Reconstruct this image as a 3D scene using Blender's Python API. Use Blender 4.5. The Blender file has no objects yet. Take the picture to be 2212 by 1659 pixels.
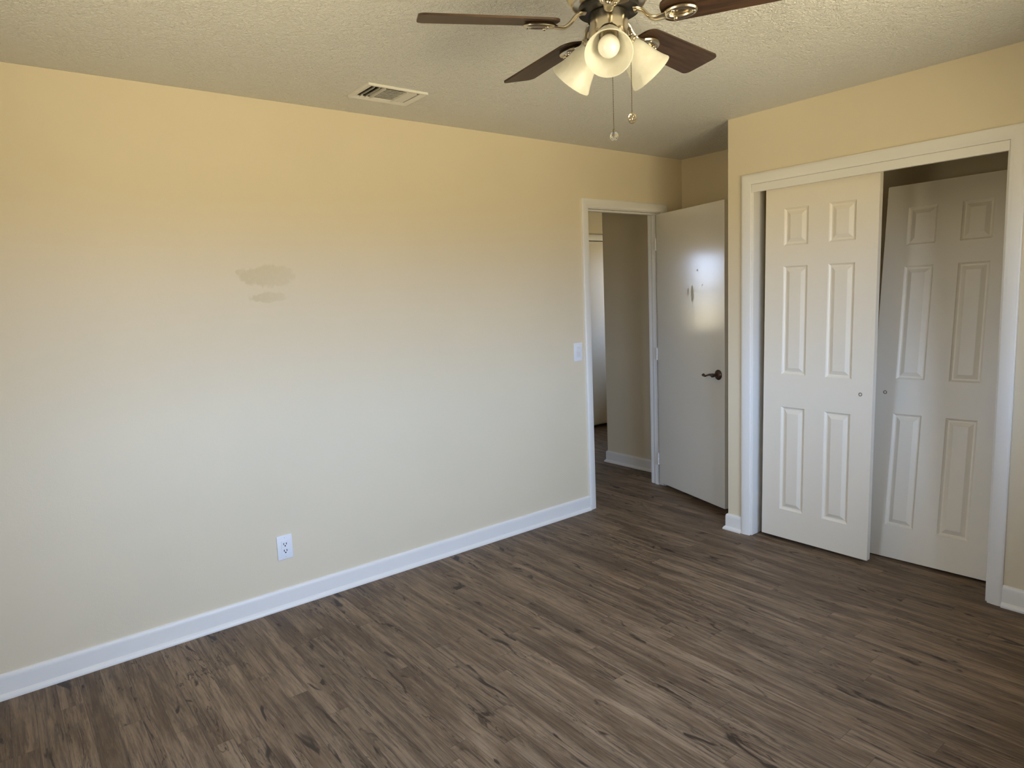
import bpy, bmesh, math, random
from mathutils import Vector, Matrix
random.seed(7)
sc = bpy.context.scene
COL = sc.collection
PI = math.pi

# ------------------------------------------------------------------ camera
cam_data = bpy.data.cameras.new('camera')
cam_data.sensor_width = 36.0
cam_data.lens = 36.0 * 1443.14 / 2212.0
cam_data.clip_start = 0.02
cam = bpy.data.objects.new('camera', cam_data)
COL.objects.link(cam)
cam.location = (0.0, -3.2219, 1.4921)
cam.rotation_euler = (math.radians(82.498), math.radians(2.46), math.radians(-38.397))
sc.camera = cam

# ------------------------------------------------------------------ daylight
SKY = (0.52, 0.70, 1.05)
GROUND = (1.0, 0.86, 0.55)
SKY_S, GROUND_S, NEAR_S = 24.0, 9.3, 22.5     # sky, ground towards the horizon, sunlit ground close to the house
world = bpy.data.worlds.new('daylight')
sc.world = world
world.use_nodes = True
wn = world.node_tree.nodes; wl = world.node_tree.links
wn.clear()
w_out = wn.new('ShaderNodeOutputWorld')
w_bg = wn.new('ShaderNodeBackground')
w_tc = wn.new('ShaderNodeTexCoord')
w_sep = wn.new('ShaderNodeSeparateXYZ')
w_map = wn.new('ShaderNodeMapRange')
w_map.inputs['From Min'].default_value = -0.04
w_map.inputs['From Max'].default_value = 0.06
w_mix = wn.new('ShaderNodeMix'); w_mix.data_type = 'RGBA'
w_near = wn.new('ShaderNodeMapRange')
w_near.inputs['From Min'].default_value = -0.12
w_near.inputs['From Max'].default_value = -0.40
w_gr = wn.new('ShaderNodeMix'); w_gr.data_type = 'RGBA'
w_gr.inputs[6].default_value = tuple(c * GROUND_S for c in GROUND) + (1,)
w_gr.inputs[7].default_value = tuple(c * NEAR_S for c in GROUND) + (1,)
w_mix.inputs[7].default_value = tuple(c * SKY_S for c in SKY) + (1,)
wl.new(w_tc.outputs['Generated'], w_sep.inputs[0])
wl.new(w_sep.outputs['Z'], w_map.inputs['Value'])
wl.new(w_sep.outputs['Z'], w_near.inputs['Value'])
wl.new(w_near.outputs['Result'], w_gr.inputs[0])
wl.new(w_gr.outputs[2], w_mix.inputs[6])
wl.new(w_map.outputs['Result'], w_mix.inputs[0])
wl.new(w_mix.outputs[2], w_bg.inputs['Color'])
wl.new(w_bg.outputs[0], w_out.inputs[0])

WIN1 = (0.75, 2.50, 0.90, 2.02)          # bedroom window in the wall behind the camera: x0, x1, z0, z1
HALL_FILL_WIN = (1.24, 1.58, 0.90, 2.00)           # unseen hall window added to light the far door: y0, y1, z0, z1
REAR_FILL_WIN = (-2.00, -1.45, 1.00, 2.00)         # unseen rear window added as fill for the closet: y0, y1, z0, z1
WIN2 = (1.69, 2.18, 0.90, 1.98)          # window of the room across the hall


def portal(name, loc, rot, sx, sz):
    d = bpy.data.lights.new(name, 'AREA')
    d.shape = 'RECTANGLE'; d.size = sx; d.size_y = sz
    d.cycles.is_portal = True
    o = bpy.data.objects.new(name, d)
    o.location = loc; o.rotation_euler = rot
    COL.objects.link(o)


portal('window_portal', ((WIN1[0] + WIN1[1]) / 2, -3.77, (WIN1[2] + WIN1[3]) / 2), (PI / 2, 0, 0),
       WIN1[1] - WIN1[0], WIN1[3] - WIN1[2])
portal('window_portal', ((WIN2[0] + WIN2[1]) / 2, 4.12, (WIN2[2] + WIN2[3]) / 2), (-PI / 2, 0, 0),
       WIN2[1] - WIN2[0], WIN2[3] - WIN2[2])

portal('window_portal', (6.33, (HALL_FILL_WIN[0] + HALL_FILL_WIN[1]) / 2, (HALL_FILL_WIN[2] + HALL_FILL_WIN[3]) / 2), (0, PI / 2, 0), HALL_FILL_WIN[3] - HALL_FILL_WIN[2], HALL_FILL_WIN[1] - HALL_FILL_WIN[0])
portal('window_portal', (-0.63, (REAR_FILL_WIN[0] + REAR_FILL_WIN[1]) / 2, (REAR_FILL_WIN[2] + REAR_FILL_WIN[3]) / 2), (0, -PI / 2, 0), REAR_FILL_WIN[3] - REAR_FILL_WIN[2], REAR_FILL_WIN[1] - REAR_FILL_WIN[0])

sc.view_settings.view_transform = 'Standard'
sc.view_settings.look = 'None'
sc.view_settings.gamma = 1.0
sc.view_settings.use_curve_mapping = False
sc.view_settings.exposure = 0.0
sc.cycles.max_bounces = 10
sc.cycles.diffuse_bounces = 7
sc.cycles.caustics_reflective = False
sc.cycles.caustics_refractive = False


# ------------------------------------------------------------------ helpers
def link(o, parent=None):
    COL.objects.link(o)
    if parent is not None:
        o.parent = parent
    return o


def obj(name, bm, mat, parent=None, smooth=False, loc=None):
    bmesh.ops.remove_doubles(bm, verts=bm.verts[:], dist=1e-6)
    bmesh.ops.recalc_face_normals(bm, faces=bm.faces[:])
    me = bpy.data.meshes.new(name)
    bm.to_mesh(me); bm.free()
    if not isinstance(mat, (list, tuple)):
        mat = [mat]
    for m in mat:
        me.materials.append(m)
    if smooth:
        for f in me.polygons:
            f.use_smooth = True
        me.set_sharp_from_angle(angle=math.radians(38))
    o = bpy.data.objects.new(name, me)
    if loc is not None:
        o.location = loc
    return link(o, parent)


def tag(o, label, cat, group=None, kind=None):
    o['label'] = label
    o['category'] = cat
    if group:
        o['group'] = group
    if kind:
        o['kind'] = kind
    return o


def thing(name, label, cat, loc=(0, 0, 0), rot=(0, 0, 0), group=None, kind=None):
    o = bpy.data.objects.new(name, None)
    o.empty_display_size = 0.1
    o.location = loc; o.rotation_euler = rot
    COL.objects.link(o)
    return tag(o, label, cat, group, kind)


def struct(name, bm, mat, label, cat, smooth=False):
    return tag(obj(name, bm, mat, None, smooth), label, cat, None, 'structure')


def box(bm, x0, x1, y0, y1, z0, z1, bevel=0.0, seg=2, M=None):
    r = bmesh.ops.create_cube(bm, size=1.0)
    vs = r['verts']
    for v in vs:
        v.co = Vector(((x0 + x1) / 2 + v.co.x * (x1 - x0), (y0 + y1) / 2 + v.co.y * (y1 - y0),
                       (z0 + z1) / 2 + v.co.z * (z1 - z0)))
    if bevel > 0:
        es = list({e for v in vs for e in v.link_edges})
        rr = bmesh.ops.bevel(bm, geom=es, offset=bevel, segments=seg, profile=0.5, affect='EDGES')
        vs = list({v for f in rr['faces'] for v in f.verts} | {v for v in vs if v.is_valid})
    if M is not None:
        for v in vs:
            v.co = M @ v.co
    return vs


def plate(bm, axis, t0, t1, u0, u1, v0, v1, holes=()):
    """A slab normal to axis (0,1,2) from t0 to t1 with rectangular holes (u0,u1,v0,v1)."""
    us = sorted({u0, u1} | {min(max(h[i], u0), u1) for h in holes for i in (0, 1)})
    vs = sorted({v0, v1} | {min(max(h[i], v0), v1) for h in holes for i in (2, 3)})

    def P(u, v, t):
        return {0: (t, u, v), 1: (u, t, v), 2: (u, v, t)}[axis]

    def solid(i, j):
        if i < 0 or j < 0 or i >= len(us) - 1 or j >= len(vs) - 1:
            return False
        cu, cv = (us[i] + us[i + 1]) / 2, (vs[j] + vs[j + 1]) / 2
        return not any(h[0] < cu < h[1] and h[2] < cv < h[3] for h in holes)

    def quad(*pts):
        bm.faces.new([bm.verts.new(p) for p in pts])
    for i in range(len(us) - 1):
        for j in range(len(vs) - 1):
            if not solid(i, j):
                continue
            a, b, c, d = us[i], us[i + 1], vs[j], vs[j + 1]
            for t in (t0, t1):
                quad(P(a, c, t), P(b, c, t), P(b, d, t), P(a, d, t))
            if not solid(i - 1, j):
                quad(P(a, c, t0), P(a, d, t0), P(a, d, t1), P(a, c, t1))
            if not solid(i + 1, j):
                quad(P(b, c, t0), P(b, d, t0), P(b, d, t1), P(b, c, t1))
            if not solid(i, j - 1):
                quad(P(a, c, t0), P(b, c, t0), P(b, c, t1), P(a, c, t1))
            if not solid(i, j + 1):
                quad(P(a, d, t0), P(b, d, t0), P(b, d, t1), P(a, d, t1))


def sweep(bm, path, prof, mp, closed=False):
    """Mitred sweep of a closed profile (offset to the left of the path, height) along a planar polyline."""
    n = len(path)
    pts = [Vector(q) for q in path]
    rings = []
    for i in range(n):
        a = pts[i - 1] if (i > 0 or closed) else None
        b = pts[(i + 1) % n] if (i < n - 1 or closed) else None
        d1 = (pts[i] - a).normalized() if a is not None else None
        d2 = (b - pts[i]).normalized() if b is not None else None
        if d1 is None: d1 = d2
        if d2 is None: d2 = d1
        n1 = Vector((-d1.y, d1.x)); n2 = Vector((-d2.y, d2.x))
        m = (n1 + n2).normalized()
        k = 1.0 / max(0.2, m.dot(n1))
        rings.append([bm.verts.new(mp(pts[i].x + m.x * k * o, pts[i].y + m.y * k * o, h)) for o, h in prof])
    m = len(prof)
    for i in range(n if closed else n - 1):
        r0, r1 = rings[i], rings[(i + 1) % n]
        for j in range(m):
            bm.faces.new((r0[j], r0[(j + 1) % m], r1[(j + 1) % m], r1[j]))
    if not closed:
        bm.faces.new(rings[0]); bm.faces.new(rings[-1])


def lathe(bm, prof, M=None, seg=40, cap=True):
    """Revolve (r, z) about Z, then transform by M."""
    M = M or Matrix.Identity(4)
    rings = []
    for r, z in prof:
        if r < 1e-6:
            rings.append([bm.verts.new(M @ Vector((0, 0, z)))])
        else:
            rings.append([bm.verts.new(M @ Vector((r * math.cos(2 * PI * k / seg), r * math.sin(2 * PI * k / seg), z)))
                          for k in range(seg)])
    for a, b in zip(rings[:-1], rings[1:]):
        for k in range(seg):
            k2 = (k + 1) % seg
            if len(a) == 1 and len(b) == 1:
                continue
            if len(a) == 1:
                bm.faces.new((a[0], b[k], b[k2]))
            elif len(b) == 1:
                bm.faces.new((a[k], b[0], a[k2]))
            else:
                bm.faces.new((a[k], a[k2], b[k2], b[k]))
    if cap:
        for r in (rings[0], rings[-1]):
            if len(r) > 2:
                bm.faces.new(r)


def tube(bm, pts, rad, seg=10, flat=None):
    """A tube along pts; rad is a number or list; flat=(w,h) gives an elliptical section list."""
    pts = [Vector(p) for p in pts]
    n = len(pts)
    prev = None
    rings = []
    for i in range(n):
        d = (pts[min(i + 1, n - 1)] - pts[max(i - 1, 0)]).normalized()
        if prev is None:
            ref = Vector((0, 0, 1)) if abs(d.z) < 0.9 else Vector((1, 0, 0))
            s = d.cross(ref).normalized()
        else:
            s = (prev - d * prev.dot(d)).normalized()
        prev = s
        u = s.cross(d).normalized()
        if flat:
            w, h = flat[i] if isinstance(flat, list) else flat
        else:
            w = h = rad[i] if isinstance(rad, (list, tuple)) else rad
        rings.append([bm.verts.new(pts[i] + s * (w * math.cos(2 * PI * k / seg)) + u * (h * math.sin(2 * PI * k / seg)))
                      for k in range(seg)])
    for a, b in zip(rings[:-1], rings[1:]):
        for k in range(seg):
            k2 = (k + 1) % seg
            bm.faces.new((a[k], a[k2], b[k2], b[k]))
    bm.faces.new(rings[0]); bm.faces.new(rings[-1])


def sphere(bm, c, r, u=20, v=12, scale=(1, 1, 1)):
    M = Matrix.Translation(c) @ Matrix.Diagonal((r * scale[0], r * scale[1], r * scale[2], 1))
    bmesh.ops.create_uvsphere(bm, u_segments=u, v_segments=v, radius=1.0, matrix=M)


def frame_to(axis, origin):
    """Matrix taking +Z to axis and the origin to origin."""
    return Matrix.Translation(origin) @ Vector(axis).to_track_quat('Z', 'Y').to_matrix().to_4x4()


def smooth_path(pts, n=8):
    """Catmull-Rom through the points."""
    P = [Vector(p) for p in pts]
    P = [P[0] * 2 - P[1]] + P + [P[-1] * 2 - P[-2]]
    out = []
    for i in range(1, len(P) - 2):
        for k in range(n):
            t = k / n
            a, b, c, d = P[i - 1], P[i], P[i + 1], P[i + 2]
            out.append(0.5 * ((2 * b) + (c - a) * t + (2 * a - 5 * b + 4 * c - d) * t * t + (3 * b - a - 3 * c + d) * t ** 3))
    out.append(P[-2])
    return out


# ------------------------------------------------------------------ materials
class NT:
    def __init__(s, name):
        s.m = bpy.data.materials.new(name)
        s.m.use_nodes = True
        s.t = s.m.node_tree
        s.b = s.t.nodes['Principled BSDF']
        s.out = s.t.nodes['Material Output']

    def n(s, kind, **kw):
        x = s.t.nodes.new(kind)
        for k, v in kw.items():
            if k in x.inputs.keys():
                x.inputs[k].default_value = v
            else:
                setattr(x, k, v)
        return x

    def l(s, a, b):
        s.t.links.new(a, b)

    def val(s, v):
        return v

    def math(s, op, a, b=None, clamp=False):
        x = s.t.nodes.new('ShaderNodeMath'); x.operation = op; x.use_clamp = clamp
        for i, v in enumerate((a, b)):
            if v is None:
                continue
            if isinstance(v, (int, float)):
                x.inputs[i].default_value = v
            else:
                s.l(v, x.inputs[i])
        return x.outputs[0]

    def mapr(s, v, a, b, c=0.0, d=1.0, smooth=True):
        x = s.t.nodes.new('ShaderNodeMapRange')
        if smooth:
            x.interpolation_type = 'SMOOTHSTEP'
        x.inputs['From Min'].default_value = a; x.inputs['From Max'].default_value = b
        x.inputs['To Min'].default_value = c; x.inputs['To Max'].default_value = d
        s.l(v, x.inputs['Value'])
        return x.outputs['Result']

    def mix(s, f, a, b, blend='MIX'):
        x = s.t.nodes.new('ShaderNodeMix'); x.data_type = 'RGBA'; x.blend_type = blend
        for sock, v in ((x.inputs[0], f), (x.inputs[6], a), (x.inputs[7], b)):
            if isinstance(v, (int, float)):
                sock.default_value = v
            elif isinstance(v, tuple):
                sock.default_value = v + (1,) if len(v) == 3 else v
            else:
                s.l(v, sock)
        return x.outputs[2]

    def pos(s, scale=(1, 1, 1), loc=(0, 0, 0)):
        tc = s.t.nodes.new('ShaderNodeTexCoord')
        mp = s.t.nodes.new('ShaderNodeMapping')
        mp.inputs['Scale'].default_value = scale
        mp.inputs['Location'].default_value = loc
        s.l(tc.outputs['Object'], mp.inputs['Vector'])
        return mp.outputs['Vector']

    def noise(s, vec, scale, detail=3.0, rough=0.5, dist=0.0):
        x = s.t.nodes.new('ShaderNodeTexNoise')
        x.inputs['Scale'].default_value = scale
        x.inputs['Detail'].default_value = detail
        x.inputs['Roughness'].default_value = rough
        x.inputs['Distortion'].default_value = dist
        s.l(vec, x.inputs['Vector'])
        return x.outputs['Fac']

    def bump(s, h, strength, dist=0.002):
        x = s.t.nodes.new('ShaderNodeBump')
        x.inputs['Strength'].default_value = strength
        x.inputs['Distance'].default_value = dist
        s.l(h, x.inputs['Height'])
        s.l(x.outputs['Normal'], s.b.inputs['Normal'])

    def base(s, c, rough=0.5, metal=0.0, spec=0.5):
        if isinstance(c, tuple):
            s.b.inputs['Base Color'].default_value = c + (1,)
        else:
            s.l(c, s.b.inputs['Base Color'])
        if isinstance(rough, (int, float)):
            s.b.inputs['Roughness'].default_value = rough
        else:
            s.l(rough, s.b.inputs['Roughness'])
        s.b.inputs['Metallic'].default_value = metal
        s.b.inputs['Specular IOR Level'].default_value = spec
        return s


WALL_C = (0.74, 0.65, 0.475)


def wall_material(name, scuff=False):
    t = NT(name)
    v = t.pos()
    n1 = t.noise(v, 170, 2, 0.55)
    n2 = t.noise(v, 60, 2, 0.5)
    h = t.math('ADD', t.math('MULTIPLY', n1, 0.6), t.math('MULTIPLY', n2, 0.7))
    t.bump(h, 0.22, 0.002)
    tone = t.noise(v, 1.3, 3, 0.5)
    col = t.mix(t.mapr(tone, 0.35, 0.65), tuple(c * 0.985 for c in WALL_C), tuple(min(1, c * 1.012) for c in WALL_C))
    if scuff:
        # two scuffed patches where something was peeled off the paint
        tc = t.n('ShaderNodeTexCoord')
        sp = t.n('ShaderNodeSeparateXYZ')
        t.l(tc.outputs['Object'], sp.inputs[0])
        edge = t.noise(v, 16, 5, 0.65)
        fine = t.noise(v, 60, 3, 0.6)

        def patch(cx, cz, rx, rz, soft):
            dx = t.math('DIVIDE', t.math('SUBTRACT', sp.outputs['X'], cx), rx)
            dz = t.math('DIVIDE', t.math('SUBTRACT', sp.outputs['Z'], cz), rz)
            # tapered to the left and faint to the right
            r = t.math('SQRT', t.math('ADD', t.math('MULTIPLY', dx, dx), t.math('MULTIPLY', dz, dz)))
            r = t.math('ADD', r, t.math('MULTIPLY', t.math('SUBTRACT', edge, 0.5), 1.5))
            m = t.mapr(r, 1.0, 1.0 - soft)
            fade = t.mapr(dx, -0.9, 1.1, 1.0, 0.45)
            return t.math('MULTIPLY', m, fade)
        m = t.math('MAXIMUM', patch(1.090, 1.636, 0.152, 0.056, 0.30), patch(1.078, 1.536, 0.100, 0.028, 0.22))
        m = t.math('MAXIMUM', m, patch(0.955, 1.655, 0.018, 0.012, 0.4))
        m = t.math('MULTIPLY', m, t.mapr(fine, 0.25, 0.6, 0.75, 1.0))
        col = t.mix(t.math('MULTIPLY', m, 0.8), col, tuple(c * k for c, k in zip(WALL_C, (0.83, 0.82, 0.72))))
    t.base(col, 0.55, 0, 0.35)
    return t.m


def ceiling_material():
    t = NT('ceiling_texture')
    v = t.pos()
    n1 = t.noise(v, 85, 4, 0.66, 0.8)
    n2 = t.noise(v, 28, 3, 0.55, 0.8)
    h = t.math('ADD', n1, t.math('MULTIPLY', n2, 0.8))
    t.bump(h, 1.0, 0.016)
    t.base((0.86, 0.85, 0.80), 0.5, 0, 0.4)
    return t.m


def trim_material(name, c=(0.82, 0.80, 0.75), rough=0.38):
    t = NT(name)
    v = t.pos()
    n1 = t.noise(v, 90, 3, 0.6)
    n2 = t.noise(v, 9, 3, 0.6)
    t.bump(t.math('ADD', n1, n2), 0.08, 0.002)
    t.base(t.mix(n2, tuple(x * 0.97 for x in c), c), rough, 0, 0.5)
    return t.m


def leaf_material():
    # glossy painted slab door: roller stipple, with a few dull scrapes
    t = NT('gloss_door_paint')
    v = t.pos()
    n1 = t.noise(v, 55, 4, 0.6)
    n2 = t.noise(v, 6, 3, 0.6)
    tc = t.n('ShaderNodeTexCoord'); sp = t.n('ShaderNodeSeparateXYZ')
    t.l(tc.outputs['Object'], sp.inputs[0])
    edge = t.noise(v, 45, 3, 0.6)

    def patch(cx, cz, rx, rz):
        dx = t.math('DIVIDE', t.math('SUBTRACT', sp.outputs['X'], cx), rx)
        dz = t.math('DIVIDE', t.math('SUBTRACT', sp.outputs['Z'], cz), rz)
        r = t.math('SQRT', t.math('ADD', t.math('MULTIPLY', dx, dx), t.math('MULTIPLY', dz, dz)))
        r = t.math('ADD', r, t.math('MULTIPLY', t.math('SUBTRACT', edge, 0.5), 1.1))
        return t.mapr(r, 1.05, 0.75)
    m = t.math('MAXIMUM', patch(0.418, 1.455, 0.016, 0.07), patch(0.372, 1.47, 0.010, 0.03))
    m = t.math('MAXIMUM', m, patch(0.475, 1.61, 0.007, 0.007))
    m = t.math('MAXIMUM', m, patch(0.525, 1.51, 0.007, 0.006))
    t.bump(t.math('ADD', n1, t.math('MULTIPLY', n2, 1.5)), 0.05, 0.003)
    rough = t.mix(m, (0.13, 0.13, 0.13), (0.75, 0.75, 0.75))
    c = (0.66, 0.625, 0.535)
    t.base(t.mix(t.math('MULTIPLY', m, 0.5), c, (0.50, 0.47, 0.38)), rough, 0, 0.5)
    return t.m


def floor_material():
    t = NT('vinyl_plank')
    PW, PL = 0.0765, 1.10
    tc = t.n('ShaderNodeTexCoord'); sp = t.n('ShaderNodeSeparateXYZ')
    t.l(tc.outputs['Object'], sp.inputs[0])
    X, Y = sp.outputs['X'], sp.outputs['Y']
    u = t.math('DIVIDE', t.math('ADD', X, 10.03), PW)
    row = t.math('FLOOR', u)
    fu = t.math('FRACT', u)
    rn = t.n('ShaderNodeTexWhiteNoise', noise_dimensions='1D')
    t.l(row, rn.inputs['W'])
    v = t.math('ADD', t.math('DIVIDE', t.math('ADD', Y, 20.0), PL), rn.outputs['Value'])
    colm = t.math('FLOOR', v)
    fv = t.math('FRACT', v)
    cid = t.n('ShaderNodeCombineXYZ')
    t.l(row, cid.inputs[0]); t.l(colm, cid.inputs[1])
    pn = t.n('ShaderNodeTexWhiteNoise', noise_dimensions='3D')
    t.l(cid.outputs[0], pn.inputs['Vector'])
    psep = t.n('ShaderNodeSeparateColor')
    t.l(pn.outputs['Color'], psep.inputs[0])
    # per-plank grain coordinates
    gx = t.math('ADD', X, t.math('MULTIPLY', psep.outputs[0], 13.0))
    gy = t.math('ADD', Y, t.math('MULTIPLY', psep.outputs[1], 17.0))

    def vec(sx, sy, z=0.0):
        c = t.n('ShaderNodeCombineXYZ')
        t.l(t.math('MULTIPLY', gx, sx), c.inputs[0]); t.l(t.math('MULTIPLY', gy, sy), c.inputs[1])
        c.inputs[2].default_value = z
        return c.outputs[0]
    broad = t.noise(vec(14, 1.5), 1.0, 4, 0.6, 0.6)
    grain = t.noise(vec(62, 3.2, 3.1), 1.0, 5, 0.72, 1.0)
    fine = t.noise(vec(150, 7.0, 7.7), 1.0, 5, 0.75, 0.6)
    knot = t.noise(vec(17, 4.2, 11.3), 1.0, 3, 0.55, 0.9)
    crack = t.noise(vec(30, 1.9, 21.3), 1.0, 4, 0.6, 1.4)
    c = t.mix(t.mapr(broad, 0.32, 0.68), (0.118, 0.074, 0.041), (0.272, 0.190, 0.116))
    c = t.mix(t.mapr(grain, 0.42, 0.62, 0.0, 0.62), c, (0.070, 0.042, 0.024))
    c = t.mix(t.mapr(fine, 0.53, 0.70, 0.0, 0.62), c, (0.30, 0.225, 0.155))
    c = t.mix(t.mapr(fine, 0.47, 0.34, 0.0, 0.62), c, (0.042, 0.025, 0.014))
    c = t.mix(t.mapr(knot, 0.615, 0.70, 0.0, 0.9), c, (0.022, 0.013, 0.008))
    gate = t.mapr(t.noise(vec(7, 1.1, 33.0), 1.0, 2, 0.5), 0.5, 0.6)
    line = t.mapr(t.math('ABSOLUTE', t.math('SUBTRACT', crack, 0.5)), 0.022, 0.004, 0.0, 0.85)
    c = t.mix(t.math('MULTIPLY', line, gate), c, (0.026, 0.015, 0.009))
    # plank to plank tone
    tone = t.mapr(psep.outputs[2], 0.0, 1.0, 0.87, 1.13, smooth=False)
    tn = t.n('ShaderNodeCombineColor')
    for i in range(3):
        t.l(tone, tn.inputs[i])
    c = t.mix(1.0, c, tn.outputs[0], 'MULTIPLY')
    # seams
    eu = t.math('MULTIPLY', t.math('MINIMUM', fu, t.math('SUBTRACT', 1.0, fu)), PW)
    ev = t.math('MULTIPLY', t.math('MINIMUM', fv, t.math('SUBTRACT', 1.0, fv)), PL)
    e = t.math('MINIMUM', eu, ev)
    seam = t.mapr(e, 0.0018, 0.0004)
    c = t.mix(t.math('MULTIPLY', seam, 0.45), c, (0.03, 0.019, 0.012))
    h = t.math('SUBTRACT', t.math('ADD', t.math('MULTIPLY', fine, 0.5), t.math('MULTIPLY', grain, 0.5)), seam)
    t.bump(h, 0.25, 0.0015)
    t.base(c, t.mapr(fine, 0.3, 0.7, 0.44, 0.60), 0, 0.36)
    return t.m


def simple(name, c, rough=0.5, metal=0.0, spec=0.5, bump=0.0, bscale=200):
    t = NT(name)
    v = t.pos()
    n = t.noise(v, bscale, 3, 0.6)
    t.base(t.mix(n, tuple(x * 0.93 for x in c), tuple(min(1, x * 1.05) for x in c)), rough, metal, spec)
    if bump:
        t.bump(n, bump, 0.001)
    return t.m


def blade_material():
    t = NT('walnut_blade')
    g = t.noise(t.pos((4, 55, 55)), 1.0, 5, 0.65, 0.7)
    f = t.noise(t.pos((12, 240, 240)), 1.0, 3, 0.6)
    c = t.mix(t.mapr(g, 0.3, 0.7), (0.030, 0.015, 0.008), (0.082, 0.043, 0.022))
    c = t.mix(t.mapr(f, 0.4, 0.7, 0, 0.5), c, (0.03, 0.016, 0.009))
    t.base(c, 0.46, 0, 0.35)
    t.bump(f, 0.08, 0.001)
    return t.m


def shade_material():
    t = NT('frosted_shade_glass')
    n = t.noise(t.pos(), 26, 4, 0.6, 1.0)
    c = t.mix(t.mapr(n, 0.35, 0.65), (0.91, 0.895, 0.82), (0.96, 0.95, 0.90))
    t.base(c, 0.32, 0, 0.5)
    tr = t.n('ShaderNodeBsdfTranslucent')
    t.l(c, tr.inputs['Color'])
    mx = t.n('ShaderNodeMixShader', Fac=0.5)
    t.l(t.b.outputs[0], mx.inputs[1]); t.l(tr.outputs[0], mx.inputs[2])
    t.l(mx.outputs[0], t.out.inputs['Surface'])
    return t.m


def pane_material():
    t = NT('window_glass')
    tr = t.n('ShaderNodeBsdfTransparent'); gl = t.n('ShaderNodeBsdfGlossy', Roughness=0.0)
    lw = t.n('ShaderNodeFresnel', IOR=1.35)
    mx = t.n('ShaderNodeMixShader')
    t.l(lw.outputs[0], mx.inputs[0]); t.l(tr.outputs[0], mx.inputs[1]); t.l(gl.outputs[0], mx.inputs[2])
    t.l(mx.outputs[0], t.out.inputs['Surface'])
    return t.m


def glass_ball_material():
    t = NT('clear_glass_ball')
    t.base((0.95, 0.95, 0.93), 0.03, 0, 0.5)
    t.b.inputs['Transmission Weight'].default_value = 1.0
    t.b.inputs['IOR'].default_value = 1.45
    return t.m


M_wall = wall_material('wall_paint')
M_wall_l = wall_material('wall_paint_scuffed', True)
M_ceil = ceiling_material()
M_trim = trim_material('white_trim_paint')
M_cdoor = trim_material('moulded_door_paint', (0.84, 0.775, 0.645), 0.36)
M_leaf = leaf_material()
M_floor = floor_material()
M_nickel = simple('brushed_nickel', (0.66, 0.59, 0.47), 0.24, 1.0)
M_black = simple('black_plastic', (0.012, 0.011, 0.010), 0.4)
M_blade = blade_material()
M_shade = shade_material()
M_bulb = simple('white_bulb_glass', (0.86, 0.84, 0.80), 0.22)
M_bronze = simple('dark_bronze', (0.085, 0.055, 0.042), 0.33, 0.85)
M_plastic = simple('white_plastic', (0.82, 0.83, 0.85), 0.3)
M_plastic2 = simple('white_plastic_insert', (0.72, 0.72, 0.73), 0.34)
M_slot = simple('dark_slot', (0.02, 0.02, 0.022), 0.6)
M_vent = simple('white_enamel_metal', (0.74, 0.72, 0.66), 0.4)
M_duct = simple('dark_duct_metal', (0.035, 0.030, 0.024), 0.6)
M_brass = simple('dull_brass', (0.27, 0.22, 0.13), 0.35, 1.0)
M_chain = simple('dark_chain_metal', (0.16, 0.125, 0.085), 0.4, 0.8)
M_pane = pane_material()
M_ball = glass_ball_material()
M_vinyl = simple('window_vinyl', (0.8, 0.8, 0.79), 0.4)

# ------------------------------------------------------------------ room shell
H = 2.44
XB, XC, YC = 4.215, 3.491, -0.882        # back wall face, closet wall face, closet outer corner
XR, YF = -0.50, -3.65                    # walls behind the camera
T = 0.115
DX0, DX1 = 3.220, 3.962                  # clear doorway between the jambs
CY0, CY1, CZ = -2.242, -1.045, 2.012     # clear closet opening and its head

bm = bmesh.new(); box(bm, XR - T, 6.2, YF - T, 4.12, -0.06, 0)
struct('floor', bm, M_floor, 'dark grey brown wood look plank floor with knots running through the room', 'floor')
VX0, VX1, VY0, VY1 = 1.462, 1.716, -0.444, -0.278
bm = bmesh.new(); plate(bm, 2, H, H + 0.08, XR - T, 6.2, YF - T, 4.12, [(VX0, VX1, VY0, VY1)])
struct('ceiling', bm, M_ceil, 'off white stippled ceiling above the empty bedroom', 'ceiling')

bm = bmesh.new(); plate(bm, 1, 0, T, XR - T, XB, 0, H, [(DX0 - 0.018, DX1 + 0.018, 0, 2.063)])
struct('wall_left', bm, M_wall_l, 'long pale yellow wall with a scuffed patch and the hallway doorway', 'wall')
bm = bmesh.new(); plate(bm, 0, XC, XC + T, YF, YC, 0, H, [(CY0 - 0.018, CY1 + 0.018, 0, CZ + 0.018)])
struct('wall_right', bm, M_wall, 'tan wall around the white closet opening', 'wall')
bm = bmesh.new(); box(bm, XC + T, XB, YC - T, YC, 0, H)
struct('wall_alcove', bm, M_wall, 'side wall of the closet behind the open slab door', 'wall')
bm = bmesh.new(); box(bm, XB, XB + T, YF, 0.825, 0, H)
struct('wall_back', bm, M_wall, 'shaded tan wall above the open door and beyond the doorway', 'wall')
bm = bmesh.new(); plate(bm, 1, YF - T, YF, XR - T, XB + T, 0, H, [WIN1])
struct('wall_front', bm, M_wall, 'tan wall with the bedroom window behind the camera', 'wall')
bm = bmesh.new(); plate(bm, 0, XR - T, XR, YF, 0, 0, H, [REAR_FILL_WIN])
struct('wall_rear', bm, M_wall, 'plain tan wall behind the camera opposite the closet', 'wall')
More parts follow.
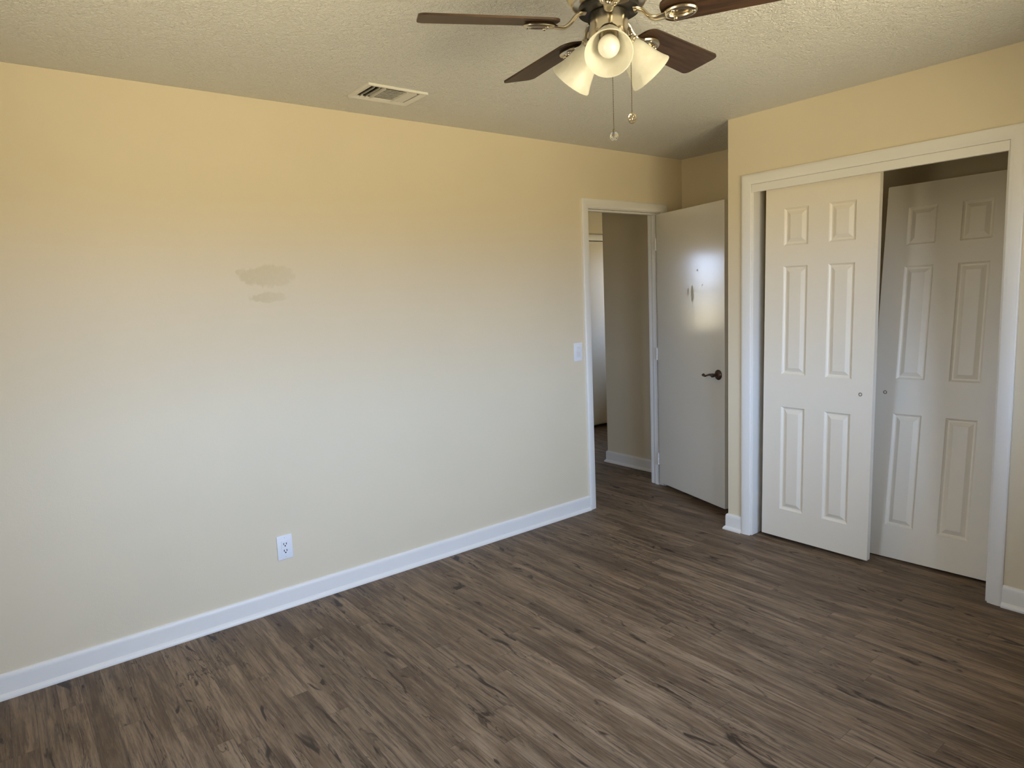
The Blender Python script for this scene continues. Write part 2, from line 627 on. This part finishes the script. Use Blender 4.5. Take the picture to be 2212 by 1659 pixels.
# hall and the room across it
HY = 1.95
DF0, DF1 = 4.93, 5.69
bm = bmesh.new(); plate(bm, 1, HY, HY + T, 1.45 + T, 6.2, 0, H, [(DF0 - 0.018, DF1 + 0.018, 0, 2.063), (2.36, 3.11, 0, 2.05)])  # unseen left stretch added to keep room-window light off the back wall
struct('wall_hall_far', bm, M_wall, 'tan wall above the white door across the hall', 'wall')
bm = bmesh.new(); box(bm, DF0 - 0.2, DF1 + 0.2, HY + T, HY + T + 0.05, 0, H)  # added backing, stops outside light leaking around the far door
struct('wall_hall_light_block', bm, M_wall, 'added unseen panel blocking daylight behind the door across the hall', 'wall')
bm = bmesh.new(); box(bm, XB + T, 6.2, 0.825 - T, 0.825, 0, H)
struct('wall_hall_near', bm, M_wall, 'hall wall turning the corner beyond the doorway', 'wall')
bm = bmesh.new(); plate(bm, 0, 6.2, 6.2 + T, 0.71, HY + T, 0, H, [HALL_FILL_WIN])
struct('wall_hall_end', bm, M_wall, 'end wall of the hall', 'wall')
bm = bmesh.new(); box(bm, 1.45, 1.45 + T, T, 4.0, 0, H)
struct('wall_hall_left', bm, M_wall, 'left wall of the space across the hall', 'wall')
bm = bmesh.new(); box(bm, 3.6, 3.6 + T, HY + T, 4.0, 0, H)
struct('wall_hall_right', bm, M_wall, 'right wall of the space across the hall', 'wall')
bm = bmesh.new(); plate(bm, 1, 4.0, 4.0 + T, 1.45, 3.6 + T, 0, H, [WIN2])
struct('wall_hall_window', bm, M_wall, 'wall with a window across the hall', 'wall')

# windows (behind the camera and across the hall, plus two added for fill)
def window(name, w, axis, t0, t1, lites, label):
    """Sash window in a wall normal to axis: frame, sashes and panes; lites = number of units side by side."""
    u0, u1, z0, z1 = w
    f = 0.045
    zm = (z0 + z1) / 2
    holes = []
    for i in range(lites):
        a = u0 + (u1 - u0) * i / lites + f
        b = u0 + (u1 - u0) * (i + 1) / lites - f
        holes += [(a, b, z0 + f, zm - 0.02), (a, b, zm + 0.02, z1 - f)]
    bm = bmesh.new()
    plate(bm, axis, t0, t1, u0, u1, z0, z1, holes)
    o = struct(name, bm, M_vinyl, label, 'window')
    tm = (t0 + t1) / 2
    for a, b, c, d in holes:
        bm = bmesh.new()
        pts = [(a, c), (b, c), (b, d), (a, d)]
        bm.faces.new([bm.verts.new((u, tm, v) if axis == 1 else (tm, u, v)) for u, v in pts])
        obj('pane', bm, M_pane, o)
    return o


window('window_1', WIN1, 1, YF - 0.08, YF - 0.035, 2, 'wide white sash window behind the camera')
window('window_2', WIN2, 1, 4.035, 4.08, 1, 'narrow white window across the hall')
window('fill_window_rear', REAR_FILL_WIN, 0, XR - 0.08, XR - 0.035, 1, 'small unseen white window added behind the camera to fill the closet side with light')
window('fill_window_hall', HALL_FILL_WIN, 0, 6.235, 6.28, 1, 'unseen white window added at the end of the hall to light the far door')

# ------------------------------------------------------------------ baseboards and casings
BP = [(0, 0), (0.025, 0), (0.0255, 0.006), (0.023, 0.013), (0.018, 0.019), (0.0125, 0.0225), (0.0125, 0.080),
      (0.0115, 0.090), (0.0085, 0.097), (0.004, 0.1005), (0, 0.1005)]
FLOOR = lambda a, b, h: (a, b, h)


def baseboard(name, path, label, parent=None):
    bm = bmesh.new()
    sweep(bm, path, BP, FLOOR)
    return struct(name, bm, M_trim, label, 'baseboard', smooth=True)


CW = 0.0575
baseboard('baseboard_left', [(DX0 - 0.005 - CW, 0), (XR, 0)], 'long white baseboard along the pale yellow wall with the outlet')
baseboard('baseboard_corner', [(XC, CY1 + 0.010 + CW), (XC, YC), (XB, YC)], 'short white baseboard turning the corner left of the closet')
baseboard('baseboard_right', [(XC, YF), (XC, CY0 - 0.010 - CW)], 'white baseboard right of the closet casing')
baseboard('baseboard_back', [(XB, YC + 0.026), (XB, -0.02)], 'white baseboard behind the open slab door')
baseboard('baseboard_hall', [(XB, T), (XB, 0.825), (6.2, 0.825)], 'white baseboard under the shaded wall seen through the doorway')
baseboard('baseboard_front', [(XR, YF), (XC, YF)], 'white baseboard under the window behind the camera')
baseboard('baseboard_rear', [(XR, 0), (XR, YF)], 'white baseboard behind the camera')

CP = [(0, 0), (0, 0.0095), (0.004, 0.0125), (0.014, 0.0130), (0.018, 0.0150), (0.044, 0.0165), (0.053, 0.0155), (CW, 0.012), (CW, 0)]
WALL_L = lambda a, b, h: (a, -h, b)      # casing on the left wall, room side
WALL_R = lambda a, b, h: (XC - h, a, b)  # casing on the closet wall
WALL_H = lambda a, b, h: (a, HY - h, b)  # casing in the hall
WALL_LH = lambda a, b, h: (a, T + h, b)

# doorway: casing outside, jambs and stops inside
bm = bmesh.new()
g = 0.005
sweep(bm, [(DX0 - g, 0), (DX0 - g, 2.045 + g), (DX1 + g, 2.045 + g), (DX1 + g, 0)], CP, WALL_L)
cas = struct('trim_1', bm, M_trim, 'white painted casing around the hallway doorway', 'door casing', smooth=True)
bm = bmesh.new()
box(bm, DX0 - 0.018, DX0, 0.0, T, 0, 2.063, 0.0015)
box(bm, DX1, DX1 + 0.018, 0.0, T, 0, 2.063, 0.0015)
box(bm, DX0, DX1, 0.0, T, 2.045, 2.063, 0.0015)
obj('jamb', bm, M_trim, cas)
bm = bmesh.new()
box(bm, DX0, DX0 + 0.011, 0.040, 0.075, 0, 2.045, 0.002)
box(bm, DX1 - 0.011, DX1, 0.040, 0.075, 0, 2.045, 0.002)
box(bm, DX0 + 0.011, DX1 - 0.011, 0.040, 0.075, 2.034, 2.045, 0.002)
obj('door_stop', bm, M_trim, cas)
bm = bmesh.new()
sweep(bm, [(DX1 + g, 0), (DX1 + g, 2.045 + g), (DX0 - g, 2.045 + g), (DX0 - g, 0)][::-1], CP, WALL_LH)
obj('hall_casing', bm, M_trim, cas, smooth=True)

# closet: casing, jambs and the fascia that hides the sliding track
bm = bmesh.new()
r = 0.010
sweep(bm, [(CY0 - r, 0), (CY0 - r, 2.056), (CY1 + r, 2.056), (CY1 + r, 0)], CP, WALL_R)
cc = struct('trim_2', bm, M_trim, 'wide white casing around the closet opening', 'closet casing', smooth=True)
bm = bmesh.new()
box(bm, XC - 0.001, XC + T, CY1, CY1 + 0.018, 0, CZ + 0.018, 0.004)
box(bm, XC - 0.001, XC + T, CY0 - 0.018, CY0, 0, CZ + 0.018, 0.004)
obj('jamb', bm, M_trim, cc)
bm = bmesh.new()
box(bm, XC - 0.006, XC + 0.014, CY0 - 0.009, CY1 + 0.009, CZ, 2.0555, 0.002)
obj('fascia', bm, M_trim, cc)
bm = bmesh.new()
box(bm, XC + 0.016, XC + T - 0.002, CY0, CY1, 2.0425, 2.060)
obj('sliding_track', bm, M_duct, cc)

# hall: casing of the far door and the corner bead
bm = bmesh.new()
sweep(bm, [(DF0 - g, 0), (DF0 - g, 2.045 + g), (DF1 + g, 2.045 + g), (DF1 + g, 0)], CP, WALL_H)
hc = struct('trim_3', bm, M_trim, 'white casing of the door across the hall', 'door casing', smooth=True)
bm = bmesh.new()
box(bm, DF0 - 0.018, DF0, HY, HY + T, 0, 2.063)
box(bm, DF1, DF1 + 0.018, HY, HY + T, 0, 2.063)
box(bm, DF0, DF1, HY, HY + T, 2.045, 2.063)
obj('jamb', bm, M_trim, hc)

# ------------------------------------------------------------------ doors
LW, LT = 0.748, 0.035
leaf = thing('door_1', 'white glossy slab door standing open beside the doorway', 'door', (DX1 - 0.006, -0.002, 0), (0, 0, math.radians(180 + 73.5)), kind='structure')
bm = bmesh.new(); box(bm, 0.004, LW, -LT, 0.0, 0.034, 2.032, 0.002)
slab = obj('door_leaf', bm, M_leaf, leaf)
# local frame of the leaf: x away from the hinge; the face seen from the room


def lever(parent, side):
    """Rose and wave lever on one face of the leaf; side = local y of the face and its outward sign."""
    y, s = side
    hx, hz = LW - 0.060, 0.925
    bm = bmesh.new()
    M = frame_to((0, s, 0), (hx, y, hz))
    lathe(bm, [(0, 0), (0.033, 0), (0.0335, 0.004), (0.030, 0.009), (0.022, 0.0125), (0.014, 0.016), (0.0115, 0.022), (0.0115, 0.040), (0.0135, 0.044), (0.0135, 0.054), (0.010, 0.058), (0, 0.058)], M, 32, cap=False)
    hd = obj('door_handle', bm, M_bronze, parent, smooth=True)
    bm = bmesh.new()
    pts = smooth_path([(hx, y + s * 0.049, hz), (hx - 0.026, y + s * 0.051, hz + 0.003), (hx - 0.052, y + s * 0.050, hz - 0.003),
                       (hx - 0.075, y + s * 0.048, hz - 0.010), (hx - 0.096, y + s * 0.045, hz - 0.006), (hx - 0.112, y + s * 0.042, hz - 0.008)], 6)
    n = len(pts)
    fl = [(0.0055 if i < n * 0.8 else 0.0055, 0.0105 - 0.0055 * math.sin(PI * min(1, i / (n * 0.75))) if i < n * 0.75 else 0.0105 * (1 - 0.55 * ((i / n - 0.75) / 0.25) ** 2)) for i in range(n)]
    tube(bm, pts, 0.008, 12, fl)
    obj('lever', bm, M_bronze, hd, smooth=True)


lever(leaf, (0.0, 1))
lever(leaf, (-LT, -1))
# knuckles of the painted hinges
for z in (0.22, 1.02, 1.82):
    bm = bmesh.new()
    for k in range(5):
        lathe(bm, [(0, k * 0.018), (0.0055, k * 0.018), (0.0055, k * 0.018 + 0.017), (0, k * 0.018 + 0.017)],
              Matrix.Translation((-0.001, -0.041, z - 0.045)), 12, cap=False)
    obj('hinge', bm, M_trim, leaf, smooth=True)


def panel_face(bm, W, Z0, Z1, cols, rows, y, s):
    """Front face at local y (outward sign s) with raised panels in a recess."""
    us = sorted({0, W} | {c for q in cols for c in q})
    vs = sorted({Z0, Z1} | {c for q in rows for c in q})
    quad = lambda pts: bm.faces.new([bm.verts.new(p) for p in pts])
    for i in range(len(us) - 1):
        for j in range(len(vs) - 1):
            a, b, c, d = us[i], us[i + 1], vs[j], vs[j + 1]
            if (a, b) in cols and (c, d) in rows:
                loops = [(0, 0), (0.004, 0.0055), (0.010, 0.0105), (0.0165, 0.0105), (0.036, 0.0015), (0.038, 0.001)]
                prev = None
                for ins, dep in loops:
                    L = [(a + ins, y - s * dep, c + ins), (b - ins, y - s * dep, c + ins), (b - ins, y - s * dep, d - ins), (a + ins, y - s * dep, d - ins)]
                    if prev:
                        for k in range(4):
                            quad((prev[k], prev[(k + 1) % 4], L[(k + 1) % 4], L[k]))
                    prev = L
                quad(prev)
            else:
                quad(((a, y, c), (b, y, c), (b, y, d), (a, y, d)))


def six_panel_door(name, label, loc, rot, flip):
    """Moulded closet door, 0.63 wide; local x runs along the door, its face looks to local -y."""
    W, Z0, Z1, TH = 0.607, 0.0, 2.004, 0.034
    cols = [(0.109, 0.248), (0.359, 0.498)]
    rows = [(0.172, 0.777), (0.964, 1.568), (1.680, 1.881)]
    d = thing(name, label, 'door', loc, rot, kind='structure')
    bm = bmesh.new()
    panel_face(bm, W, Z0, Z1, cols, rows, 0.0, -1)
    quad = lambda pts: bm.faces.new([bm.verts.new(p) for p in pts])
    panel_face(bm, W, Z0, Z1, cols, rows, TH, 1)
    us = sorted({0, W} | {c for q in cols for c in q}); vs = sorted({Z0, Z1} | {c for q in rows for c in q})
    for a, b in zip(us[:-1], us[1:]):
        for z in (Z0, Z1):
            quad(((a, 0, z), (b, 0, z), (b, TH, z), (a, TH, z)))
    for a, b in zip(vs[:-1], vs[1:]):
        for x in (0, W):
            quad(((x, 0, a), (x, 0, b), (x, TH, b), (x, TH, a)))
    obj('door_leaf', bm, M_cdoor, d)
    kx = W - 0.061 if not flip else 0.061
    bm = bmesh.new()
    lathe(bm, [(0, -0.004), (0.0045, -0.004), (0.0065, 0.0012), (0.0085, 0.002), (0.0095, 0.001), (0.0095, -0.001)], frame_to((0, -1, 0), (kx, 0.0, 0.888)), 24, cap=False)
    obj('finger_pull', bm, M_brass, d, smooth=True)
    return d


# local x -> world -y, local -y (face) -> world -x : rotation of -90 degrees about z
six_panel_door('door_2', 'white six panel closet door sliding in front on the left', (XC + 0.037, -1.087, 0.024), (0, 0.0077, -PI / 2 + 0.010), False)
lean = math.radians(8.0)
six_panel_door('door_3', 'white six panel closet door leaning back into the dark closet', (3.688, -1.597, 0.006), (-lean, -0.0106, -PI / 2 + 0.0218), True)

# far door in the hall, flush slab with a knob
fd = thing('door_4', 'white door across the hall seen through the left of the doorway', 'door', (DF0 + 0.003, HY + 0.012, 0), kind='structure')
bm = bmesh.new(); box(bm, 0, DF1 - DF0 - 0.006, 0, 0.035, 0.035, 2.036, 0.002)
obj('door_leaf', bm, M_cdoor, fd)
bm = bmesh.new()
lathe(bm, [(0, 0), (0.03, 0), (0.03, 0.005), (0.012, 0.012), (0.011, 0.03), (0.026, 0.042), (0.027, 0.055), (0.018, 0.066), (0, 0.068)], frame_to((0, -1, 0), (0.066, 0, 0.93)), 28, cap=False)
obj('door_knob', bm, M_bronze, fd, smooth=True)

# ------------------------------------------------------------------ wall plates
def wall_plate(name, label, cat, x, z):
    t = thing(name, label, cat, (x, 0, z))
    bm = bmesh.new()
    box(bm, -0.0385, 0.0385, -0.0065, 0.0, -0.061, 0.061, 0.003, 3)
    obj('cover_plate', bm, M_plastic, t, smooth=True)
    return t


ot = wall_plate('wall_outlet', 'white duplex outlet low on the pale yellow wall', 'outlet', 1.050, 0.309)
bm = bmesh.new(); box(bm, -0.0175, 0.0175, -0.0085, -0.005, -0.0345, 0.0345, 0.001)
rc = obj('receptacle', bm, M_plastic, ot)
for dz in (0.0185, -0.0155):
    for dx in (-0.0065, 0.0065):
        bm = bmesh.new(); box(bm, dx - 0.0017, dx + 0.0017, -0.0093, -0.0080, dz - 0.0050, dz + 0.0050)
        obj('slot', bm, M_slot, rc)
    bm = bmesh.new()
    lathe(bm, [(0, 0), (0.0034, 0), (0.0034, 0.001), (0, 0.001)], frame_to((0, -1, 0), (0, -0.0083, dz - 0.0105)), 14, cap=False)
    obj('ground_hole', bm, M_slot, rc)
for dz in (0.049, -0.049):
    bm = bmesh.new()
    lathe(bm, [(0, 0), (0.0035, 0), (0.003, 0.001), (0, 0.0012)], frame_to((0, -1, 0), (0, -0.0063, dz)), 14, cap=False)
    obj('screw', bm, M_plastic2, ot, smooth=True)

sw = wall_plate('light_switch', 'white rocker light switch beside the doorway casing', 'light switch', 3.092, 1.104)
bm = bmesh.new()
box(bm, -0.0175, 0.0175, -0.0078, -0.005, -0.0345, 0.0345, 0.0008)
obj('switch_frame', bm, M_plastic2, sw)
bm = bmesh.new()
vs = [(-0.0155, -0.0070, -0.0325), (0.0155, -0.0070, -0.0325), (0.0155, -0.0075, 0), (-0.0155, -0.0075, 0), (-0.0155, -0.0115, 0.0325), (0.0155, -0.0115, 0.0325),
      (-0.0155, -0.0065, 0.0325), (0.0155, -0.0065, 0.0325), (-0.0155, -0.0065, -0.0325), (0.0155, -0.0065, -0.0325)]
V = [bm.verts.new(v) for v in vs]
for f in ((0, 1, 2, 3), (3, 2, 5, 4), (4, 5, 7, 6), (0, 3, 4, 6, 8), (1, 9, 7, 5, 2), (0, 8, 9, 1), (6, 7, 9, 8)):
    bm.faces.new([V[i] for i in f])
obj('rocker', bm, M_plastic, sw)

# ------------------------------------------------------------------ ceiling vent
cv = thing('ceiling_vent', 'white louvered air register in the ceiling near the pale yellow wall', 'vent', (1.589, -0.361, H))
ox, oy = 1.589, -0.361
hx, hy = (VX1 - VX0) / 2, (VY1 - VY0) / 2
bm = bmesh.new()
FP = [(0.004, 0.0), (0.004, -0.0045), (0.0, -0.0055), (-0.018, -0.0100), (-0.0225, -0.0100), (-0.0235, -0.0085), (-0.0235, 0.0)]
sweep(bm, [(-hx, -hy), (hx, -hy), (hx, hy), (-hx, hy)], FP, FLOOR, closed=True)
obj('frame', bm, M_vent, cv)
bm = bmesh.new()
x0, x1, y0, y1, z0, z1 = -hx + 0.001, hx - 0.001, -hy + 0.001, hy - 0.001, 0.0, 0.075
for pts in (((x0, y0, z1), (x1, y0, z1), (x1, y1, z1), (x0, y1, z1)), ((x0, y0, z0), (x1, y0, z0), (x1, y0, z1), (x0, y0, z1)),
            ((x0, y1, z0), (x1, y1, z0), (x1, y1, z1), (x0, y1, z1)), ((x0, y0, z0), (x0, y1, z0), (x0, y1, z1), (x0, y0, z1)),
            ((x1, y0, z0), (x1, y1, z0), (x1, y1, z1), (x1, y0, z1))):
    bm.faces.new([bm.verts.new(p) for p in pts])
obj('duct', bm, M_duct, cv)


def louver(parent, c, length, width, along, tilt):
    bm = bmesh.new()
    R_ = Matrix.Rotation(tilt, 4, 'X')
    A = Matrix.Rotation(PI / 2, 4, 'Z') if along == 'y' else Matrix.Identity(4)
    box(bm, -length / 2, length / 2, -width / 2, width / 2, -0.0006, 0.0006, M=Matrix.Translation(c) @ A @ R_)
    return obj('louver', bm, M_vent, parent)


LY = 2 * hy - 0.014
for x in (-0.104, -0.078):
    louver(cv, (x, 0, -0.003), LY, 0.014, 'y', math.radians(-55))
for k in range(8):
    louver(cv, (0.002, -hy + 0.020 + k * 0.0180, -0.003), 0.102, 0.0135, 'x', math.radians(36))
for x in (0.071, 0.088, 0.105):
    louver(cv, (x, 0, -0.003), LY, 0.013, 'y', math.radians(40))
for x in (-0.054, 0.056):
    bm = bmesh.new(); box(bm, x - 0.0012, x + 0.0012, -hy + 0.004, hy - 0.004, -0.010, 0.006)
    obj('divider', bm, M_vent, cv)
bm = bmesh.new()
tube(bm, [(-0.108, 0.045, -0.004), (-0.108, 0.047, -0.016)], 0.0018, 8)
obj('damper_lever', bm, M_vent, cv)

# ------------------------------------------------------------------ ceiling fan
FX, FY = 1.505, -1.823
ZB = 2.253                               # blade height at the root
fan = thing('ceiling_fan', 'brushed nickel ceiling fan with walnut blades and three frosted shades', 'ceiling fan', (FX, FY, H))
fz = lambda z: z - H
bm = bmesh.new()
lathe(bm, [(0, 0), (0.090, 0), (0.092, -0.012), (0.086, -0.016), (0.088, -0.024), (0.112, -0.034), (0.124, -0.050), (0.127, -0.075), (0.125, -0.098),
           (0.118, -0.116), (0.108, -0.130), (0.104, -0.133), (0.103, -0.138), (0.095, -0.143), (0.080, -0.144), (0, -0.144)], None, 64, cap=False)
mh = obj('motor_housing', bm, M_nickel, fan, smooth=True)
bm = bmesh.new()
lathe(bm, [(0.0, -0.144), (0.084, -0.144), (0.086, -0.148), (0.086, -0.158), (0.0, -0.158)], None, 48, cap=False)
obj('flywheel', bm, M_black, fan, smooth=True)
bm = bmesh.new()
lathe(bm, [(0, -0.158), (0.046, -0.158), (0.052, -0.160), (0.054, -0.164), (0.054, -0.205), (0.0545, -0.207), (0.0545, -0.212), (0.054, -0.214), (0.053, -0.232), (0.047, -0.240),
           (0.034, -0.246), (0.012, -0.249), (0.010, -0.256), (0.004, -0.260), (0, -0.260)], None, 48, cap=False)
obj('switch_housing', bm, M_nickel, fan, smooth=True)


def blade_mesh():
    bm = bmesh.new()
    r0, r1, w0, w1, cr0, cr1, th = 0.150, 0.545, 0.053, 0.064, 0.034, 0.022, 0.0055
    out = []

    def arc(cx, cy, rr, a0, a1, n=7):
        for k in range(n + 1):
            a = math.radians(a0 + (a1 - a0) * k / n)
            out.append((cx + rr * math.cos(a), cy + rr * math.sin(a)))
    arc(r1 - cr1, w1 - cr1, cr1, 0, 90)
    arc(r0 + cr0, w0 - cr0, cr0, 90, 180)
    arc(r0 + cr0, -w0 + cr0, cr0, 180, 270)
    arc(r1 - cr1, -w1 + cr1, cr1, 270, 360)
    top = [bm.verts.new((x, y, th / 2)) for x, y in out]
    bot = [bm.verts.new((x, y, -th / 2)) for x, y in out]
    bm.faces.new(top); bm.faces.new(bot)
    n = len(out)
    for k in range(n):
        bm.faces.new((top[k], top[(k + 1) % n], bot[(k + 1) % n], bot[k]))
    return bm


PITCH = math.radians(-12)
blade0 = obj('blade', blade_mesh(), M_blade, fan)
# blade iron: strap from the flywheel, dropping in an S to an oval ring plate screwed under the blade
bm = bmesh.new()
zr = 0.0
pts = smooth_path([(0.072, 0, 0.0245), (0.084, 0, 0.0235), (0.099, 0, 0.0150), (0.114, 0, -0.002), (0.132, 0, -0.0135), (0.152, 0, -0.0135), (0.172, 0, -0.0105)], 6)
nn = len(pts)
tube(bm, pts, 0.006, 14, [(0.0160 - 0.0045 * math.sin(PI * i / (nn - 1)), 0.0058) for i in range(nn)])
# oval ring
ring = []
for k in range(36):
    a = 2 * PI * k / 36
    ring.append((0.203 + 0.038 * math.cos(a), 0.022 * math.sin(a), -0.0085))
R0 = []
for k, q in enumerate(ring):
    a = 2 * PI * k / 36
    nx, ny = math.cos(a), math.sin(a)
    R0.append([bm.verts.new((q[0] + nx * 0.0085 * math.cos(b), q[1] + ny * 0.0085 * math.cos(b), q[2] - 0.002 + 0.0075 * math.sin(b))) for b in [2 * PI * j / 10 for j in range(10)]])
for k in range(36):
    a, b = R0[k], R0[(k + 1) % 36]
    for j in range(10):
        bm.faces.new((a[j], a[(j + 1) % 10], b[(j + 1) % 10], b[j]))
lathe(bm, [(0, -0.0035), (0.020, -0.0035), (0.020, -0.0060), (0, -0.0060)], Matrix.Translation((0.203, 0, 0)) @ Matrix.Diagonal((1.7, 1.0, 1, 1)), 30, cap=False)
iron0 = obj('blade_iron', bm, M_nickel, blade0, smooth=True)
screws = []
for sx, sy in ((0.203 + 0.036, 0.0), (0.186, 0.018), (0.186, -0.018)):
    bm = bmesh.new()
    sphere(bm, (sx, sy, -0.0165), 0.0060, 14, 8, (1, 1, 0.8))
    screws.append(obj('screw', bm, M_nickel, blade0, smooth=True))
AZ0 = 152.0
for k in range(5):
    if k == 0:
        b = blade0
    else:
        b = blade0.copy(); link(b, fan)
        for c in [iron0] + screws:
            cp = c.copy(); link(cp, b)
            cp.parent = b
    b.matrix_local = Matrix.Translation((0, 0, fz(ZB))) @ Matrix.Rotation(math.radians(AZ0 - 72 * k), 4, 'Z') @ Matrix.Rotation(PITCH, 4, 'X')

# light kit: three sockets with bell shades
KZ = fz(2.254)
EL = math.radians(43)
SP_OUT = [(0.0265, 0.078), (0.029, 0.083), (0.034, 0.092), (0.0395, 0.106), (0.0435, 0.122), (0.0475, 0.138), (0.0525, 0.155), (0.0585, 0.171), (0.0655, 0.186)]
for k in range(3):
    az = math.radians(222 + (0, -120, 120)[k])
    ax = Vector((math.cos(EL) * math.cos(az), math.cos(EL) * math.sin(az), -math.sin(EL)))
    M = frame_to(ax, (0, 0, KZ))
    bm = bmesh.new()
    lathe(bm, [(0, 0.030), (0.013, 0.030), (0.014, 0.058), (0.018, 0.062), (0.029, 0.067), (0.0315, 0.072), (0.0315, 0.083), (0.0300, 0.0845), (0.0300, 0.079), (0.024, 0.077), (0, 0.077)], M, 36, cap=False)
    for a in (0.6, 2.7, 4.8):
        tube(bm, [M @ Vector((0.028 * math.cos(a), 0.028 * math.sin(a), 0.077)), M @ Vector((0.039 * math.cos(a), 0.039 * math.sin(a), 0.077))], 0.0026, 8)
    arm = obj('lamp_holder', bm, M_nickel, fan, smooth=True)
    bm = bmesh.new()
    prof = SP_OUT + [(0.0650, 0.1885), (0.0630, 0.1880)] + [(r_ - 0.0032, z_) for r_, z_ in SP_OUT[::-1]]
    lathe(bm, prof + [prof[0]], M, 56, cap=False)
    sh = obj('lamp_shade', bm, M_shade, fan, smooth=True)
    bm = bmesh.new()
    lathe(bm, [(0, 0.077), (0.0165, 0.077), (0.0165, 0.104), (0.0135, 0.106), (0, 0.106)], M, 28, cap=False)
    obj('socket', bm, M_nickel, sh, smooth=True)
    bm = bmesh.new()
    bp = [(0.0125, 0.104), (0.0135, 0.110), (0.018, 0.118), (0.0255, 0.129)]
    for a in range(-30, 91, 10):
        bp.append((0.0300 * math.cos(math.radians(a)) if a < 90 else 0.0, 0.145 + 0.0300 * math.sin(math.radians(a))))
    lathe(bm, bp, M, 36, cap=False)
    obj('bulb', bm, M_bulb, sh, smooth=True)

# pull chains
def chain(az, rad, z0, z1, fob):
    x, y = rad * math.cos(math.radians(az)), rad * math.sin(math.radians(az))
    bm = bmesh.new()
    n = int((z0 - z1) / 0.0046)
    tube(bm, [(x, y, fz(z0)), (x, y, fz(z1))], 0.0006, 6)
    for i in range(n):
        bmesh.ops.create_icosphere(bm, subdivisions=1, radius=0.0016, matrix=Matrix.Translation((x, y, fz(z0 - (i + 0.5) * (z0 - z1) / n))))
    # short nipple where the chain leaves the housing
    tube(bm, [(x * 0.88, y * 0.88, fz(z0)), (x * 1.03, y * 1.03, fz(z0))], 0.0035, 10)
    ch = obj('pull_chain', bm, M_chain, fan, smooth=True)
    bm = bmesh.new()
    if fob == 'ball':
        sphere(bm, (x, y, fz(z1) - 0.013), 0.0125, 28, 18)
        f = obj('fob', bm, M_ball, ch, smooth=True)
        bm = bmesh.new()
        lathe(bm, [(0, 0.006), (0.002, 0.006), (0.0035, 0.0), (0.003, -0.002), (0, -0.002)], Matrix.Translation((x, y, fz(z1))), 16, cap=False)
        obj('fob_cap', bm, M_brass, ch, smooth=True)
    else:
        c = Vector((x, y, fz(z1) - 0.0145))
        A = Matrix.Translation(c) @ Matrix.Rotation(math.radians(-47), 4, 'Z') @ Matrix.Rotation(PI / 2, 4, 'X')
        def ringt(R, r, ex=1.0, cx=0, cy=0):
            tube(bm, [A @ Vector((cx + R * math.cos(2 * PI * i / 28), cy + R * ex * math.sin(2 * PI * i / 28), 0)) for i in range(29)], r, 8)
        ringt(0.0115, 0.0019, 1.18)
        for i in range(5):
            a = 2 * PI * i / 5 + PI / 2
            ringt(0.0038, 0.0012, 1.1, 0.0062 * math.cos(a), 0.0070 * math.sin(a))
        bmesh.ops.create_uvsphere(bm, u_segments=12, v_segments=8, radius=0.0030, matrix=Matrix.Translation(c))
        lathe(bm, [(0, 0.0011), (0.0105, 0.0011), (0.0105, -0.0011), (0, -0.0011)], A @ Matrix.Diagonal((1, 1.18, 0.6, 1)), 28, cap=False)
        obj('fob', bm, M_nickel, ch, smooth=True)


chain(230, 0.057, 2.232, 1.943, 'ball')
chain(310, 0.060, 2.232, 2.002, 'medallion')
